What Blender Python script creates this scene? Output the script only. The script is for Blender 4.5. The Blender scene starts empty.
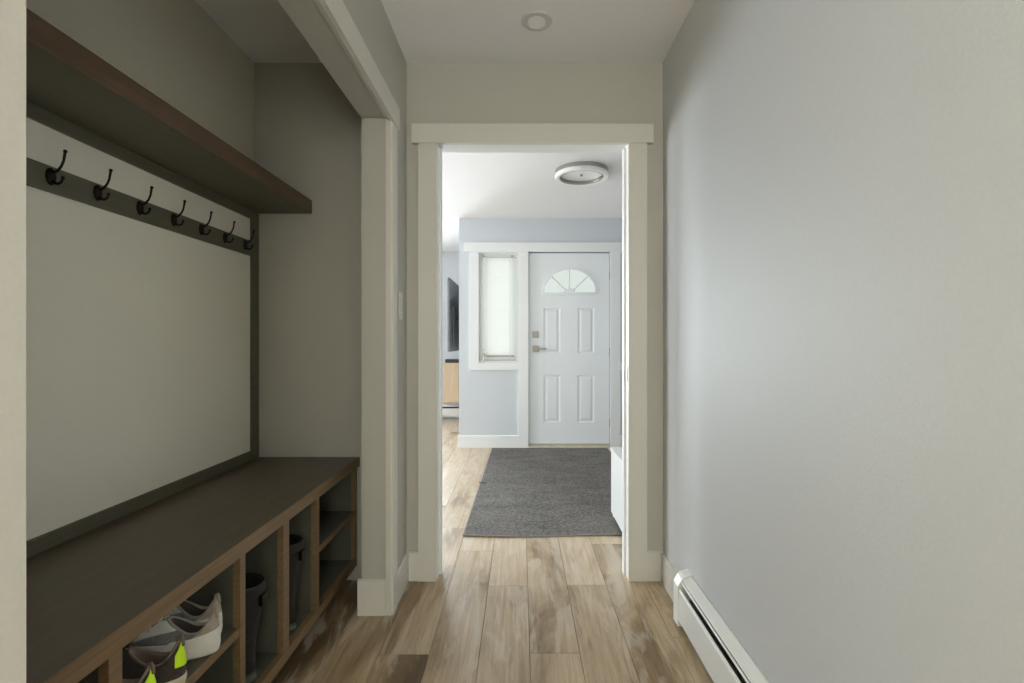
import bpy, bmesh, math, random
from mathutils import Vector, Matrix
random.seed(7)
S = bpy.context.scene
COL = S.collection
PI = math.pi
F = 500.0            # focal length in pixels at 1024 wide
VX, VY, CH = 521.0, 342.0, 1.118

# ------------------------------------------------------------------ camera
cam = bpy.data.cameras.new('camera'); co = bpy.data.objects.new('camera', cam); COL.objects.link(co)
co.location = (0, 0, CH); co.rotation_euler = (PI/2, 0, 0)
cam.sensor_width = 36; cam.lens = F*36/1024
cam.shift_x = (512-VX)/1024; cam.shift_y = (VY-341.5)/1024
cam.clip_start = 0.02
S.camera = co
# ------------------------------------------------------------------ world / exposure
S.view_settings.view_transform = 'Standard'; S.view_settings.look = 'None'
S.view_settings.gamma = 1; S.view_settings.use_curve_mapping = False
S.view_settings.exposure = 1.0
w = bpy.data.worlds.new('daylight'); S.world = w; w.use_nodes = True
bg = w.node_tree.nodes['Background']; bg.inputs[0].default_value = (0.94, 1.0, 0.95, 1); bg.inputs[1].default_value = 0.44

def area(name, loc, rot, sx, sy, power, color):
    l = bpy.data.lights.new(name, 'AREA'); l.shape = 'RECTANGLE'; l.size = sx; l.size_y = sy
    l.energy = power; l.color = color
    o = bpy.data.objects.new(name, l); COL.objects.link(o); o.location = loc; o.rotation_euler = rot
    return o
# daylight arriving at the windows: living room back, living room left, sidelights; hall lamps are added fill
area('window_light_back', (-2.5, 7.36, 1.25), (-PI/2, 0, 0), 2.3, 1.9, 146, (0.89, 0.94, 1.0))
area('window_light_left', (-4.56, 4.2, 1.35), (0, -PI/2, 0), 1.4, 2.2, 116, (0.95, 0.97, 1.0))
area('window_light_hall', (0.73, -1.15, 1.35), (0, PI/2, 0), 1.5, 1.1, 116, (1.0, 0.945, 0.80))  # added fill behind the camera to brighten the closet, no known source
area('sidelight_light', (-0.242, 5.80, 1.50), (-PI/2, 0, 0), 0.70, 1.7, 3.6, (1.0, 0.99, 0.94))
area('sidelight_light', (1.30, 5.80, 1.50), (-PI/2, 0, 0), 0.70, 1.7, 3.6, (1.0, 0.99, 0.94))
area('window_light_hall_back', (0.06, -2.37, 1.45), (PI/2, 0, 0), 1.0, 1.3, 31, (1.0, 0.945, 0.83))  # second added fill, lifts the end wall and hall ceiling

# ------------------------------------------------------------------ materials
def mat(name, col, rough=0.5, metal=0.0, spec=0.5):
    m = bpy.data.materials.new(name); m.use_nodes = True
    b = m.node_tree.nodes['Principled BSDF']
    b.inputs['Base Color'].default_value = (*col, 1); b.inputs['Roughness'].default_value = rough
    b.inputs['Metallic'].default_value = metal; b.inputs['Specular IOR Level'].default_value = spec
    return m
def nd(m, t): return m.node_tree.nodes.new(t)
def lk(m, a, b): m.node_tree.links.new(a, b)
def bsdf(m): return m.node_tree.nodes['Principled BSDF']
def noisy(m, c1, c2, scale=(1,1,1), nscale=20, detail=4, bump=0.0, bdist=0.002, lo=0.3, hi=0.7, distort=0):
    """object-space noise mixing two colours, with optional bump"""
    tc = nd(m, 'ShaderNodeNewGeometry'); mp = nd(m, 'ShaderNodeMapping'); mp.inputs['Scale'].default_value = scale
    lk(m, tc.outputs['Position'], mp.inputs['Vector'])
    n = nd(m, 'ShaderNodeTexNoise'); n.inputs['Scale'].default_value = nscale; n.inputs['Detail'].default_value = detail
    n.inputs['Distortion'].default_value = distort
    lk(m, mp.outputs[0], n.inputs['Vector'])
    r = nd(m, 'ShaderNodeValToRGB'); r.color_ramp.elements[0].position = lo; r.color_ramp.elements[1].position = hi
    r.color_ramp.elements[0].color = (*c1, 1); r.color_ramp.elements[1].color = (*c2, 1)
    lk(m, n.outputs['Fac'], r.inputs[0]); lk(m, r.outputs[0], bsdf(m).inputs['Base Color'])
    if bump:
        bp = nd(m, 'ShaderNodeBump'); bp.inputs['Strength'].default_value = bump; bp.inputs['Distance'].default_value = bdist
        lk(m, n.outputs['Fac'], bp.inputs['Height']); lk(m, bp.outputs[0], bsdf(m).inputs['Normal'])
    return m
def paint(name, col, rough, bump=0.25, spec=0.5):
    m = mat(name, col, rough, spec=spec)
    c2 = tuple(c*0.96 for c in col)
    return noisy(m, c2, col, nscale=160, detail=3, bump=bump, bdist=0.0012)

M = {}
M['wall'] = paint('wall_greige_paint', (0.47, 0.455, 0.415), 0.5)  # grey paint with the hall light's warm olive tint put into its colour
M['wall_grey'] = paint('wall_satin_grey_paint', (0.58, 0.59, 0.61), 0.56, 0.3, 0.42)
M['wall_closet'] = paint('closet_paint', (0.68, 0.65, 0.54), 0.6)  # hall paint, lightened in colour to make up for missing closet light
M['wall_foyer'] = paint('foyer_blue_grey_paint', (0.61, 0.64, 0.68), 0.55)
M['ceiling'] = paint('ceiling_paint', (0.83, 0.82, 0.835), 0.8, 0.5)
M['trim'] = paint('trim_white_paint', (0.65, 0.63, 0.585), 0.38, 0.05)
M['trim_foyer'] = paint('foyer_trim_white_paint', (0.80, 0.81, 0.81), 0.38, 0.05)
M['door'] = paint('door_white_paint', (0.80, 0.83, 0.855), 0.4, 0.05)
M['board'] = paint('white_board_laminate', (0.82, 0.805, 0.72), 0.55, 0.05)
M['white_box'] = paint('white_lacquer', (0.82, 0.83, 0.83), 0.3, 0.05)
M['olive'] = noisy(mat('olive_grey_painted_wood', (0.06,0.06,0.045), 0.5), (0.105,0.098,0.064), (0.126,0.118,0.080), (30,1,30), 3)
M['bench_top'] = noisy(mat('dark_stained_wood', (0.05,0.04,0.03), 0.38), (0.090,0.067,0.045), (0.126,0.094,0.062), (22,1.2,22), 2.4, 5, 0.06, 0.001, distort=1.2)
M['edge_wood'] = noisy(mat('brown_edge_wood', (0.13,0.09,0.06), 0.45), (0.150,0.092,0.046), (0.22,0.145,0.075), (1,0.08,2.5), 60, 5, 0.1, 0.0006)
M['shelf_edge'] = noisy(mat('red_brown_edge_wood', (0.1,0.06,0.04), 0.42), (0.088,0.052,0.029), (0.130,0.080,0.046), (1,0.06,2.5), 60, 5, 0.08, 0.0006)
M['cubby'] = noisy(mat('cubby_olive_grey_wood', (0.06,0.06,0.045), 0.6), (0.078,0.080,0.062), (0.098,0.100,0.078), (1,1,1), 12)
M['bronze'] = mat('oil_rubbed_bronze', (0.018,0.013,0.010), 0.38, 0.7)
M['nickel'] = mat('satin_nickel', (0.27,0.26,0.24), 0.4, 1.0)
M['chrome'] = mat('brushed_nickel_light', (0.42,0.41,0.38), 0.28, 1.0)
M['heater'] = paint('heater_white_enamel', (0.80,0.80,0.78), 0.32, 0.03)
M['heater_dark'] = mat('heater_dark_interior', (0.03,0.027,0.02), 0.6)
M['fins'] = mat('aluminium_fins', (0.35,0.33,0.3), 0.45, 0.8)
M['light_trim'] = mat('light_trim_grey', (0.58,0.575,0.57), 0.5)
M['acrylic'] = mat('white_acrylic', (0.88,0.88,0.88), 0.35)
M['black_plastic'] = mat('black_plastic', (0.02,0.02,0.022), 0.4)
M['tv_back'] = noisy(mat('tv_dark_grey_plastic', (0.09,0.095,0.10), 0.45), (0.11,0.115,0.12), (0.16,0.165,0.17), nscale=5)
M['oak'] = noisy(mat('light_oak', (0.6,0.42,0.26), 0.5), (0.50,0.37,0.24), (0.64,0.49,0.34), (14,14,1.2), 1.6, 5, distort=1.5)
M['rubber'] = noisy(mat('black_rubber', (0.012,0.012,0.012), 0.65), (0.008,0.008,0.008), (0.014,0.013,0.013), nscale=40)
M['boot_band'] = mat('charcoal_boot_cuff', (0.013,0.012,0.012), 0.7)
M['boot_sole'] = mat('boot_grey_sole', (0.09,0.10,0.08), 0.8)
M['shoe_white'] = noisy(mat('white_sneaker_leather', (0.75,0.74,0.70), 0.5), (0.74,0.73,0.69), (0.82,0.81,0.78), nscale=30)
M['shoe_beige'] = noisy(mat('beige_suede', (0.42,0.37,0.31), 0.85), (0.38,0.335,0.28), (0.46,0.41,0.35), nscale=60)
M['shoe_grey'] = noisy(mat('grey_mesh_fabric', (0.24,0.24,0.25), 0.8), (0.20,0.20,0.21), (0.32,0.31,0.32), nscale=220, bump=0.4, bdist=0.001)
M['shoe_lining'] = mat('brown_grey_lining', (0.075,0.065,0.062), 0.9)
M['shoe_dark'] = noisy(mat('dark_mauve_brown_knit', (0.05,0.035,0.035), 0.85), (0.036,0.025,0.026), (0.060,0.044,0.043), nscale=160, bump=0.4, bdist=0.001)
M['shoe_taupe'] = mat('taupe_lining', (0.22,0.17,0.14), 0.85)
M['neon'] = mat('neon_yellow_green', (0.62,0.95,0.01), 0.5)
M['sole_cream'] = noisy(mat('cream_rubber_sole', (0.55,0.50,0.38), 0.65), (0.50,0.45,0.34), (0.60,0.55,0.43), nscale=25)
M['lace'] = mat('white_lace', (0.62,0.60,0.56), 0.8)
M['lace_dark'] = mat('dark_lace', (0.07,0.06,0.05), 0.8)

# blind: translucent slats
m = bpy.data.materials.new('white_blind_slat'); m.use_nodes = True; nt = m.node_tree; nt.nodes.clear()
o_ = nt.nodes.new('ShaderNodeOutputMaterial'); d_ = nt.nodes.new('ShaderNodeBsdfDiffuse'); t_ = nt.nodes.new('ShaderNodeBsdfTranslucent'); mx = nt.nodes.new('ShaderNodeMixShader')
d_.inputs[0].default_value = (0.88,0.89,0.88,1); t_.inputs[0].default_value = (0.92,0.94,0.92,1); mx.inputs[0].default_value = 0.5
nt.links.new(d_.outputs[0], mx.inputs[1]); nt.links.new(t_.outputs[0], mx.inputs[2]); nt.links.new(mx.outputs[0], o_.inputs[0])
M['blind'] = m
# glass
m = bpy.data.materials.new('window_glass'); m.use_nodes = True; nt = m.node_tree; nt.nodes.clear()
o_ = nt.nodes.new('ShaderNodeOutputMaterial'); tr = nt.nodes.new('ShaderNodeBsdfTransparent'); gl = nt.nodes.new('ShaderNodeBsdfGlossy'); mx = nt.nodes.new('ShaderNodeMixShader'); fr = nt.nodes.new('ShaderNodeFresnel')
gl.inputs['Roughness'].default_value = 0.02; tr.inputs[0].default_value = (0.95,0.97,0.96,1)
nt.links.new(fr.outputs[0], mx.inputs[0]); nt.links.new(tr.outputs[0], mx.inputs[1]); nt.links.new(gl.outputs[0], mx.inputs[2]); nt.links.new(mx.outputs[0], o_.inputs[0])
M['glass'] = m
# rug: woven charcoal
m = mat('charcoal_woven_rug', (0.06,0.06,0.06), 0.95, spec=0.15)
g = nd(m,'ShaderNodeNewGeometry'); mp = nd(m,'ShaderNodeMapping'); mp.inputs['Scale'].default_value = (0.35,1,1); lk(m,g.outputs['Position'],mp.inputs[0])
n1 = nd(m,'ShaderNodeTexNoise'); n1.inputs['Scale'].default_value = 190; n1.inputs['Detail'].default_value = 3; lk(m,mp.outputs[0],n1.inputs['Vector'])
n2 = nd(m,'ShaderNodeTexNoise'); n2.inputs['Scale'].default_value = 9; n2.inputs['Detail'].default_value = 4; lk(m,mp.outputs[0],n2.inputs['Vector'])
ad = nd(m,'ShaderNodeMath'); ad.operation='MULTIPLY_ADD'; ad.inputs[1].default_value=0.22; lk(m,n2.outputs[0],ad.inputs[0]); lk(m,n1.outputs[0],ad.inputs[2])
r = nd(m,'ShaderNodeValToRGB'); r.color_ramp.elements[0].position=0.46; r.color_ramp.elements[1].position=0.76
r.color_ramp.elements[0].color=(0.062,0.056,0.053,1); r.color_ramp.elements[1].color=(0.25,0.235,0.22,1)
lk(m,ad.outputs[0],r.inputs[0]); lk(m,r.outputs[0],bsdf(m).inputs['Base Color'])
bp = nd(m,'ShaderNodeBump'); bp.inputs['Strength'].default_value=0.6; bp.inputs['Distance'].default_value=0.003; lk(m,n1.outputs[0],bp.inputs['Height']); lk(m,bp.outputs[0],bsdf(m).inputs['Normal'])
M['rug'] = m
M['rug_edge'] = noisy(mat('rug_binding', (0.3,0.28,0.25), 0.9), (0.22,0.205,0.18), (0.34,0.32,0.28), nscale=120)

# floor planks: whitewashed distressed oak, tone and grain shift stored per plank
m = mat('distressed_plank', (0.4,0.32,0.24), 0.34)
at = nd(m,'ShaderNodeAttribute'); at.attribute_name='plank'; sp = nd(m,'ShaderNodeSeparateColor'); lk(m,at.outputs['Color'],sp.inputs[0])
g = nd(m,'ShaderNodeNewGeometry')
sc = nd(m,'ShaderNodeVectorMath'); sc.operation='SCALE'; sc.inputs['Scale'].default_value=37.0; lk(m,at.outputs['Color'],sc.inputs[0])
ov = nd(m,'ShaderNodeVectorMath'); ov.operation='ADD'; lk(m,g.outputs['Position'],ov.inputs[0]); lk(m,sc.outputs[0],ov.inputs[1])
def fnoise(scale, ns, det, dist=0.0, rough=0.5):
    mp = nd(m,'ShaderNodeMapping'); mp.inputs['Scale'].default_value=scale; lk(m,ov.outputs[0],mp.inputs[0])
    n = nd(m,'ShaderNodeTexNoise'); n.inputs['Scale'].default_value=ns; n.inputs['Detail'].default_value=det; n.inputs['Distortion'].default_value=dist; n.inputs['Roughness'].default_value=rough
    lk(m,mp.outputs[0],n.inputs['Vector']); return n
nb = fnoise((4.2,1,1), 1.25, 5, 0.9, 0.6)      # big worn patches
ng = fnoise((26,1,1), 3.0, 6, 0.5, 0.65)       # grain
nw = fnoise((5.0,1,1), 2.0, 6, 1.2, 0.62)     # chipped whitewash
# tone = patches + plank tone
a1 = nd(m,'ShaderNodeMath'); a1.operation='MULTIPLY_ADD'; a1.inputs[1].default_value=0.55; a1.inputs[2].default_value=-0.27; lk(m,sp.outputs[0],a1.inputs[0])
a2 = nd(m,'ShaderNodeMath'); a2.operation='ADD'; lk(m,nb.outputs[0],a2.inputs[0]); lk(m,a1.outputs[0],a2.inputs[1])
r1 = nd(m,'ShaderNodeValToRGB'); e=r1.color_ramp.elements
e[0].position=0.26; e[0].color=(0.12,0.078,0.043,1); e[1].position=0.74; e[1].color=(0.61,0.49,0.355,1)
k=e.new(0.40); k.color=(0.27,0.185,0.105,1); k=e.new(0.52); k.color=(0.47,0.355,0.23,1)
lk(m,a2.outputs[0],r1.inputs[0])
rg = nd(m,'ShaderNodeValToRGB'); rg.color_ramp.elements[0].position=0.3; rg.color_ramp.elements[0].color=(0.72,0.70,0.68,1); rg.color_ramp.elements[1].position=0.65; rg.color_ramp.elements[1].color=(1.08,1.07,1.05,1); lk(m,ng.outputs[0],rg.inputs[0])
mg = nd(m,'ShaderNodeMix'); mg.data_type='RGBA'; mg.blend_type='MULTIPLY'; mg.inputs[0].default_value=1.0; lk(m,r1.outputs[0],mg.inputs[6]); lk(m,rg.outputs[0],mg.inputs[7])
rw = nd(m,'ShaderNodeValToRGB'); rw.color_ramp.elements[0].position=0.52; rw.color_ramp.elements[1].position=0.60; lk(m,nw.outputs[0],rw.inputs[0])
rw.color_ramp.elements[1].color=(0.45,0.45,0.45,1)
mw = nd(m,'ShaderNodeMix'); mw.data_type='RGBA'; lk(m,rw.outputs[0],mw.inputs[0]); lk(m,mg.outputs[2],mw.inputs[6]); mw.inputs[7].default_value=(0.64,0.57,0.48,1)
lk(m,mw.outputs[2],bsdf(m).inputs['Base Color'])
bp = nd(m,'ShaderNodeBump'); bp.inputs['Strength'].default_value=0.25; bp.inputs['Distance'].default_value=0.001; lk(m,ng.outputs[0],bp.inputs['Height']); lk(m,bp.outputs[0],bsdf(m).inputs['Normal'])
M['plank'] = m
M['subfloor'] = mat('plank_gap', (0.10,0.07,0.05), 0.9)

# ------------------------------------------------------------------ mesh helpers
class MB:
    def __init__(s): s.bm = bmesh.new()
    def box(s, x0, x1, y0, y1, z0, z1, bev=0.0):
        xs, ys, zs = sorted((x0,x1)), sorted((y0,y1)), sorted((z0,z1))
        v = [s.bm.verts.new((x,y,z)) for x in xs for y in ys for z in zs]
        fs = [s.bm.faces.new([v[i] for i in q]) for q in ((0,1,3,2),(4,6,7,5),(0,4,5,1),(2,3,7,6),(0,2,6,4),(1,5,7,3))]
        if bev:
            es = list({e for f in fs for e in f.edges})
            bmesh.ops.bevel(s.bm, geom=es, offset=bev, segments=2, affect='EDGES', profile=0.7)
        return s
    def prism(s, prof, axis, a, b):
        """extrude a closed 2D profile along an axis. axis 'Y': prof=(x,z); 'X': prof=(y,z); 'Z': prof=(x,y)"""
        def P(p, t):
            return {'Y':(p[0],t,p[1]),'X':(t,p[0],p[1]),'Z':(p[0],p[1],t)}[axis]
        A = [s.bm.verts.new(P(p,a)) for p in prof]; B = [s.bm.verts.new(P(p,b)) for p in prof]
        n = len(prof)
        for i in range(n): s.bm.faces.new((A[i],A[(i+1)%n],B[(i+1)%n],B[i]))
        s.bm.faces.new(A[::-1]); s.bm.faces.new(B)
        return s
    def rings(s, rs, closed=True, cap0=True, cap1=True):
        V = [[s.bm.verts.new(p) for p in r] for r in rs]
        for i in range(len(V)-1):
            n = len(V[i])
            for j in range(n if closed else n-1):
                k = (j+1)%n
                s.bm.faces.new((V[i][j],V[i][k],V[i+1][k],V[i+1][j]))
        if closed and cap0: s.bm.faces.new(V[0][::-1])
        if closed and cap1: s.bm.faces.new(V[-1])
        return s
    def tube(s, pts, rad, n=10):
        pts = [Vector(p) for p in pts]; rads = rad if isinstance(rad,(list,tuple)) else [rad]*len(pts)
        rs = []; up = None
        for i,p in enumerate(pts):
            t = (pts[min(i+1,len(pts)-1)]-pts[max(i-1,0)]).normalized()
            if up is None: up = t.orthogonal().normalized()
            u = (up - t*up.dot(t)).normalized(); up = u; v = t.cross(u)
            rs.append([p+(u*math.cos(2*PI*k/n)+v*math.sin(2*PI*k/n))*rads[i] for k in range(n)])
        return s.rings(rs)
    def lathe(s, prof, c, n=32, axis='Z'):
        """prof: (r, h) pairs; closed profile ring surfaces"""
        rs = []
        for r,h in prof:
            rr = []
            for k in range(n):
                a = 2*PI*k/n; x,y = max(r,1e-4)*math.cos(a), max(r,1e-4)*math.sin(a)
                rr.append(Vector(c)+Vector({'Z':(x,y,h),'Y':(x,h,y),'X':(h,x,y)}[axis]))
            rs.append(rr)
        return s.rings(rs)
    def torus_prof(s, prof, c, n=48):
        """closed (r,z) profile swept about Z"""
        V = [[s.bm.verts.new(Vector(c)+Vector((r*math.cos(2*PI*k/n), r*math.sin(2*PI*k/n), z))) for r,z in prof] for k in range(n)]
        m_ = len(prof)
        for i in range(n):
            for j in range(m_):
                s.bm.faces.new((V[i][j],V[i][(j+1)%m_],V[(i+1)%n][(j+1)%m_],V[(i+1)%n][j]))
        return s
    def ball(s, c, r, sc=(1,1,1)):
        mt = Matrix.Translation(c) @ Matrix.Diagonal((*sc,1))
        bmesh.ops.create_uvsphere(s.bm, u_segments=14, v_segments=10, radius=r, matrix=mt); return s

def origin(p):
    v = Vector((0,0,0))
    while p is not None: v += Vector(p.location); p = p.parent
    return v
def obj(name, mb, m, parent=None, smooth=None, mods=None):
    bm = mb.bm if isinstance(mb, MB) else mb
    bmesh.ops.recalc_face_normals(bm, faces=bm.faces[:])
    if smooth:
        for f in bm.faces: f.smooth = True
        for e in bm.edges:
            if len(e.link_faces)==2 and e.calc_face_angle(0) > smooth: e.smooth = False
    if parent is None:
        o0 = Vector((0,0,0))
    else:
        o0 = origin(parent)
        bmesh.ops.translate(bm, vec=-o0, verts=bm.verts[:])
    me = bpy.data.meshes.new(name); bm.to_mesh(me); bm.free()
    me.materials.append(M[m] if isinstance(m,str) else m)
    o = bpy.data.objects.new(name, me); COL.objects.link(o)
    if parent is not None: o.parent = parent
    return o
def thing(name, label, cat, loc, group=None):
    o = bpy.data.objects.new(name, None); COL.objects.link(o); o.location = loc
    o.empty_display_size = 0.1
    o['label'] = label; o['category'] = cat
    if group: o['group'] = group
    return o
def struct(name, mb, m, parent=None, smooth=None):
    o = obj(name, mb, m, parent, smooth)
    if parent is None: o['kind'] = 'structure'
    return o
def subsurf(o, n=1):
    md = o.modifiers.new('smooth', 'SUBSURF'); md.levels = n; md.render_levels = n
    for p in o.data.polygons: p.use_smooth = True
def X(px, D): return (px-VX)*D/F
def Z(py, D): return CH-(py-VY)*D/F

# ------------------------------------------------------------------ shell
H = 2.43
XL, XR = -0.538, 0.667      # hall side walls
YE, YE2 = 2.35, 2.48        # wall with the cased doorway
XCL = -1.253                # closet back wall
YF = 5.30                   # front door wall
DX0, DX1, DZ = -0.395, 0.505, 2.062     # doorway
CY0, CY1, CZ = 0.529, 2.053, 2.037      # closet opening
struct('wall_right', MB().box(XR, XR+.12, -2.42, -1.7, 0, H).box(XR, XR+.12, -1.7, -.6, 0, .6).box(XR, XR+.12, -1.7, -.6, 2.1, H).box(XR, XR+.12, -.6, YE, 0, H), 'wall_grey')
wb = MB()
wb.box(-.655, XL, -2.3, CY0, 0, H).box(-.655, XL, CY0, CY1, CZ, H).box(-.655, XL, CY1, YE, 0, H)
struct('wall_left', wb, 'wall')
struct('wall_end', MB().box(-1.37, DX0, YE, YE2, 0, H).box(DX1, 1.8, YE, YE2, 0, H).box(DX0, DX1, YE, YE2, DZ, H), 'wall')
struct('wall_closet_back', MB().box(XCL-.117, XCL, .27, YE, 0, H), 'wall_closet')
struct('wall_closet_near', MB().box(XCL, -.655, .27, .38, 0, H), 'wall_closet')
struct('wall_hall_back', MB().box(-.655, -.44, -2.42, -2.3, 0, H).box(.56, XR, -2.42, -2.3, 0, H).box(-.44, .56, -2.42, -2.3, 0, .8).box(-.44, .56, -2.42, -2.3, 2.1, H), 'wall')
# foyer
SLx0, SLx1, SLz0, SLz1 = -0.442, -0.042, 0.906, 2.056
dc = 0.5117
SRx0, SRx1 = 2*dc-SLx1, 2*dc-SLx0
DRx0, DRx1, DRz = 0.0805, 0.943, 2.071
fw = MB()
fw.box(-.657, SLx0, YF, YF+.14, 0, H).box(SLx0, SLx1, YF, YF+.14, 0, SLz0).box(SLx0, SLx1, YF, YF+.14, SLz1, H)
fw.box(SLx1, DRx0, YF, YF+.14, 0, H).box(DRx0, DRx1, YF, YF+.14, DRz, H).box(DRx1, SRx0, YF, YF+.14, 0, H)
fw.box(SRx0, SRx1, YF, YF+.14, 0, SLz0).box(SRx0, SRx1, YF, YF+.14, SLz1, H).box(SRx1, 1.8, YF, YF+.14, 0, H)
struct('wall_front', fw, 'wall_foyer')
struct('wall_entry_side', MB().box(-.657, -.54, YF+.14, 7.3, 0, H), 'wall_foyer')
struct('wall_living_back', MB().box(-4.5, -3.7, 7.3, 7.42, 0, H).box(-3.7, -1.3, 7.3, 7.42, 0, .25).box(-3.7, -1.3, 7.3, 7.42, 2.25, H).box(-1.3, -.54, 7.3, 7.42, 0, H), 'wall_foyer')
struct('wall_living_left', MB().box(-4.62, -4.5, 2.35, 3.1, 0, H).box(-4.62, -4.5, 3.1, 5.3, 0, .65).box(-4.62, -4.5, 3.1, 5.3, 2.05, H).box(-4.62, -4.5, 5.3, 7.42, 0, H), 'wall_foyer')
struct('wall_living_near', MB().box(-4.5, -1.37, YE, YE2, 0, H), 'wall_foyer')
struct('wall_foyer_right', MB().box(1.8, 1.92, YE, YF+.14, 0, H), 'wall_foyer')
struct('ceiling', MB().box(-4.62, 1.92, -2.42, 7.42, H, H+.1), 'ceiling')

# floor: individual planks in one mesh
fb = bmesh.new(); lay = fb.loops.layers.float_color.new('plank')
def plank(x0,x1,y0,y1,tone):
    g = 0.0013
    a = [fb.verts.new(p) for p in ((x0+g,y0+g,0),(x1-g,y0+g,0),(x1-g,y1-g,0),(x0+g,y1-g,0))]
    b = [fb.verts.new(p) for p in ((x0,y0,-.004),(x1,y0,-.004),(x1,y1,-.004),(x0,y1,-.004))]
    c = (tone, random.random(), random.random(), 1)
    for q in ([a[0],a[1],a[2],a[3]], *[[b[i],b[(i+1)%4],a[(i+1)%4],a[i]] for i in range(4)]):
        f = fb.faces.new(q)
        for l in f.loops: l[lay] = c
W = 0.1805
joints = {-4:(1.35,.15), -3:(2.2,.38), -2:(1.79,.36), -1:(1.457,.70), 0:(1.073,.75), 1:(1.797,.62), 2:(2.3,.52), 3:(1.55,.35)}
for rI in range(-25, 12):
    x0 = -.33 + W*(rI+1)
    # r=-2 -> -.51, r=-1 -> -.33
    L = 1.218
    j, tone = joints.get(rI, (random.uniform(0,1.2), None))
    y = j - L*math.ceil((j+2.42)/L)
    i = 0
    while y < 7.42:
        y1 = min(y+L, 7.42)
        t = random.uniform(0.2, 0.95) if (tone is None or not (y < j+.3 and y1 > j-1.5)) else min(1,max(0,tone+random.uniform(-.12,.12)))
        if y > 2.3: t = random.uniform(.6,.98)
        if 2.2 < y < 3.0: t = random.uniform(.85,.98)
        if rI == -2 and 1.7 < y < 1.9: t = .52
        plank(x0, x0+W, max(y,-2.42), y1, t)
        y = y1
bmsub = fb
fl = struct('floor', fb, 'plank')
fl.location.z = 0
struct('floor_base', MB().box(-4.62, 1.92, -2.42, 7.42, -.12, -.003), 'subfloor')

# ------------------------------------------------------------------ trims
t = MB()   # doorway jamb liner + casing + header
t.box(DX0, DX0+.0005, YE-.004, YE2+.004, 0, DZ)
struct('trim_1', MB().box(DX0-.012, DX0+.001, YE-.003, YE2+.003, 0, DZ+.001).box(DX1-.001, DX1+.012, YE-.003, YE2+.003, 0, DZ+.001)
       .box(DX0+.001, DX1-.001, YE-.003, YE2+.003, DZ-.001, DZ+.012)
       .box(DX0+.001, DX0+.011, YE+.055, YE+.09, 0, DZ-.011).box(DX1-.011, DX1-.001, YE+.055, YE+.09, 0, DZ-.011), 'trim_foyer')
yc = YE-.018
struct('trim_2', MB().box(X(418,2.33), X(436.6,2.33), yc, YE, 0, 2.045, .0015).box(X(628.7,2.33), X(647.3,2.33), yc, YE, 0, 2.045, .0015)
       .box(X(411.7,2.33), X(653.3,2.33), YE-.026, YE, 2.045, 2.134, .0015), 'trim')
struct('trim_3', MB().box(DX0-.10, DX0-.005, YE2, YE2+.018, 0, DZ+.004).box(DX1+.005, DX1+.10, YE2, YE2+.018, 0, DZ+.004).box(DX0-.12, DX1+.12, YE2, YE2+.024, DZ+.004, DZ+.09), 'trim_foyer')
# closet opening casing: bead, flat casing, header with overhanging end
cx = -.523
cz0, cz1 = 2.020, 2.114
tb = MB()
tb.box(-.553, -.5385, 2.044, 2.0525, 0, 2.030).box(-.553, -.5385, CY0, CY0+.004, 0, 2.030).box(-.553, -.5385, CY0, 2.0525, 2.030, 2.0365)
tb.box(-.5385, -.531, 2.040, 2.060, 0, cz0+.006).box(-.5385, -.531, CY0-.016, CY0+.004, 0, cz0+.006).box(-.5385, -.531, CY0-.016, 2.060, cz0+.002, cz0+.012)
tb.box(-.538, cx, 2.046, 2.118, 0, cz0, .0012).box(-.538, cx, .455, CY0, 0, cz0, .0012).box(-.538, cx+.003, .42, 2.145, cz0+.003, cz1, .0012)
struct('trim_4', tb, 'trim')
# baseboards
def base_prof(face, d, top=.136, th=.013):
    return [(face,0),(face+d*th,0),(face+d*th,top-.006),(face+d*(th-.006),top),(face,top)]
struct('baseboard_end', MB().prism(base_prof(YE,-1,.137,.014),'X', XL, X(418,2.33)).prism(base_prof(YE,-1,.137,.014),'X', X(647.3,2.33), XR), 'trim')
struct('baseboard_right', MB().prism(base_prof(XR,-1), 'Y', 2.0, YE-.014), 'trim')
struct('baseboard_left', MB().prism(base_prof(XL,1), 'Y', 2.118, YE-.014).prism(base_prof(XL,1), 'Y', -2.3, .455), 'trim')
bb = MB(); bb.prism(base_prof(CY1,-1,.147,.012),'X', -.668, -.5535)
bb.prism(base_prof(-.655,-1,.147,.012),'Y', CY1, 2.34)
struct('baseboard_closet', bb, 'trim')
yb = YF-.014
struct('baseboard_front', MB().prism(base_prof(YF,-1,.13,.014),'X', -.671, X(518.4,5.28)).prism(base_prof(YF,-1,.13,.014),'X', X(620.5,5.28), 1.79), 'trim_foyer')
struct('baseboard_living', MB().prism(base_prof(7.3,-1,.13,.014),'X', -4.5, -1.6), 'trim_foyer')
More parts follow.
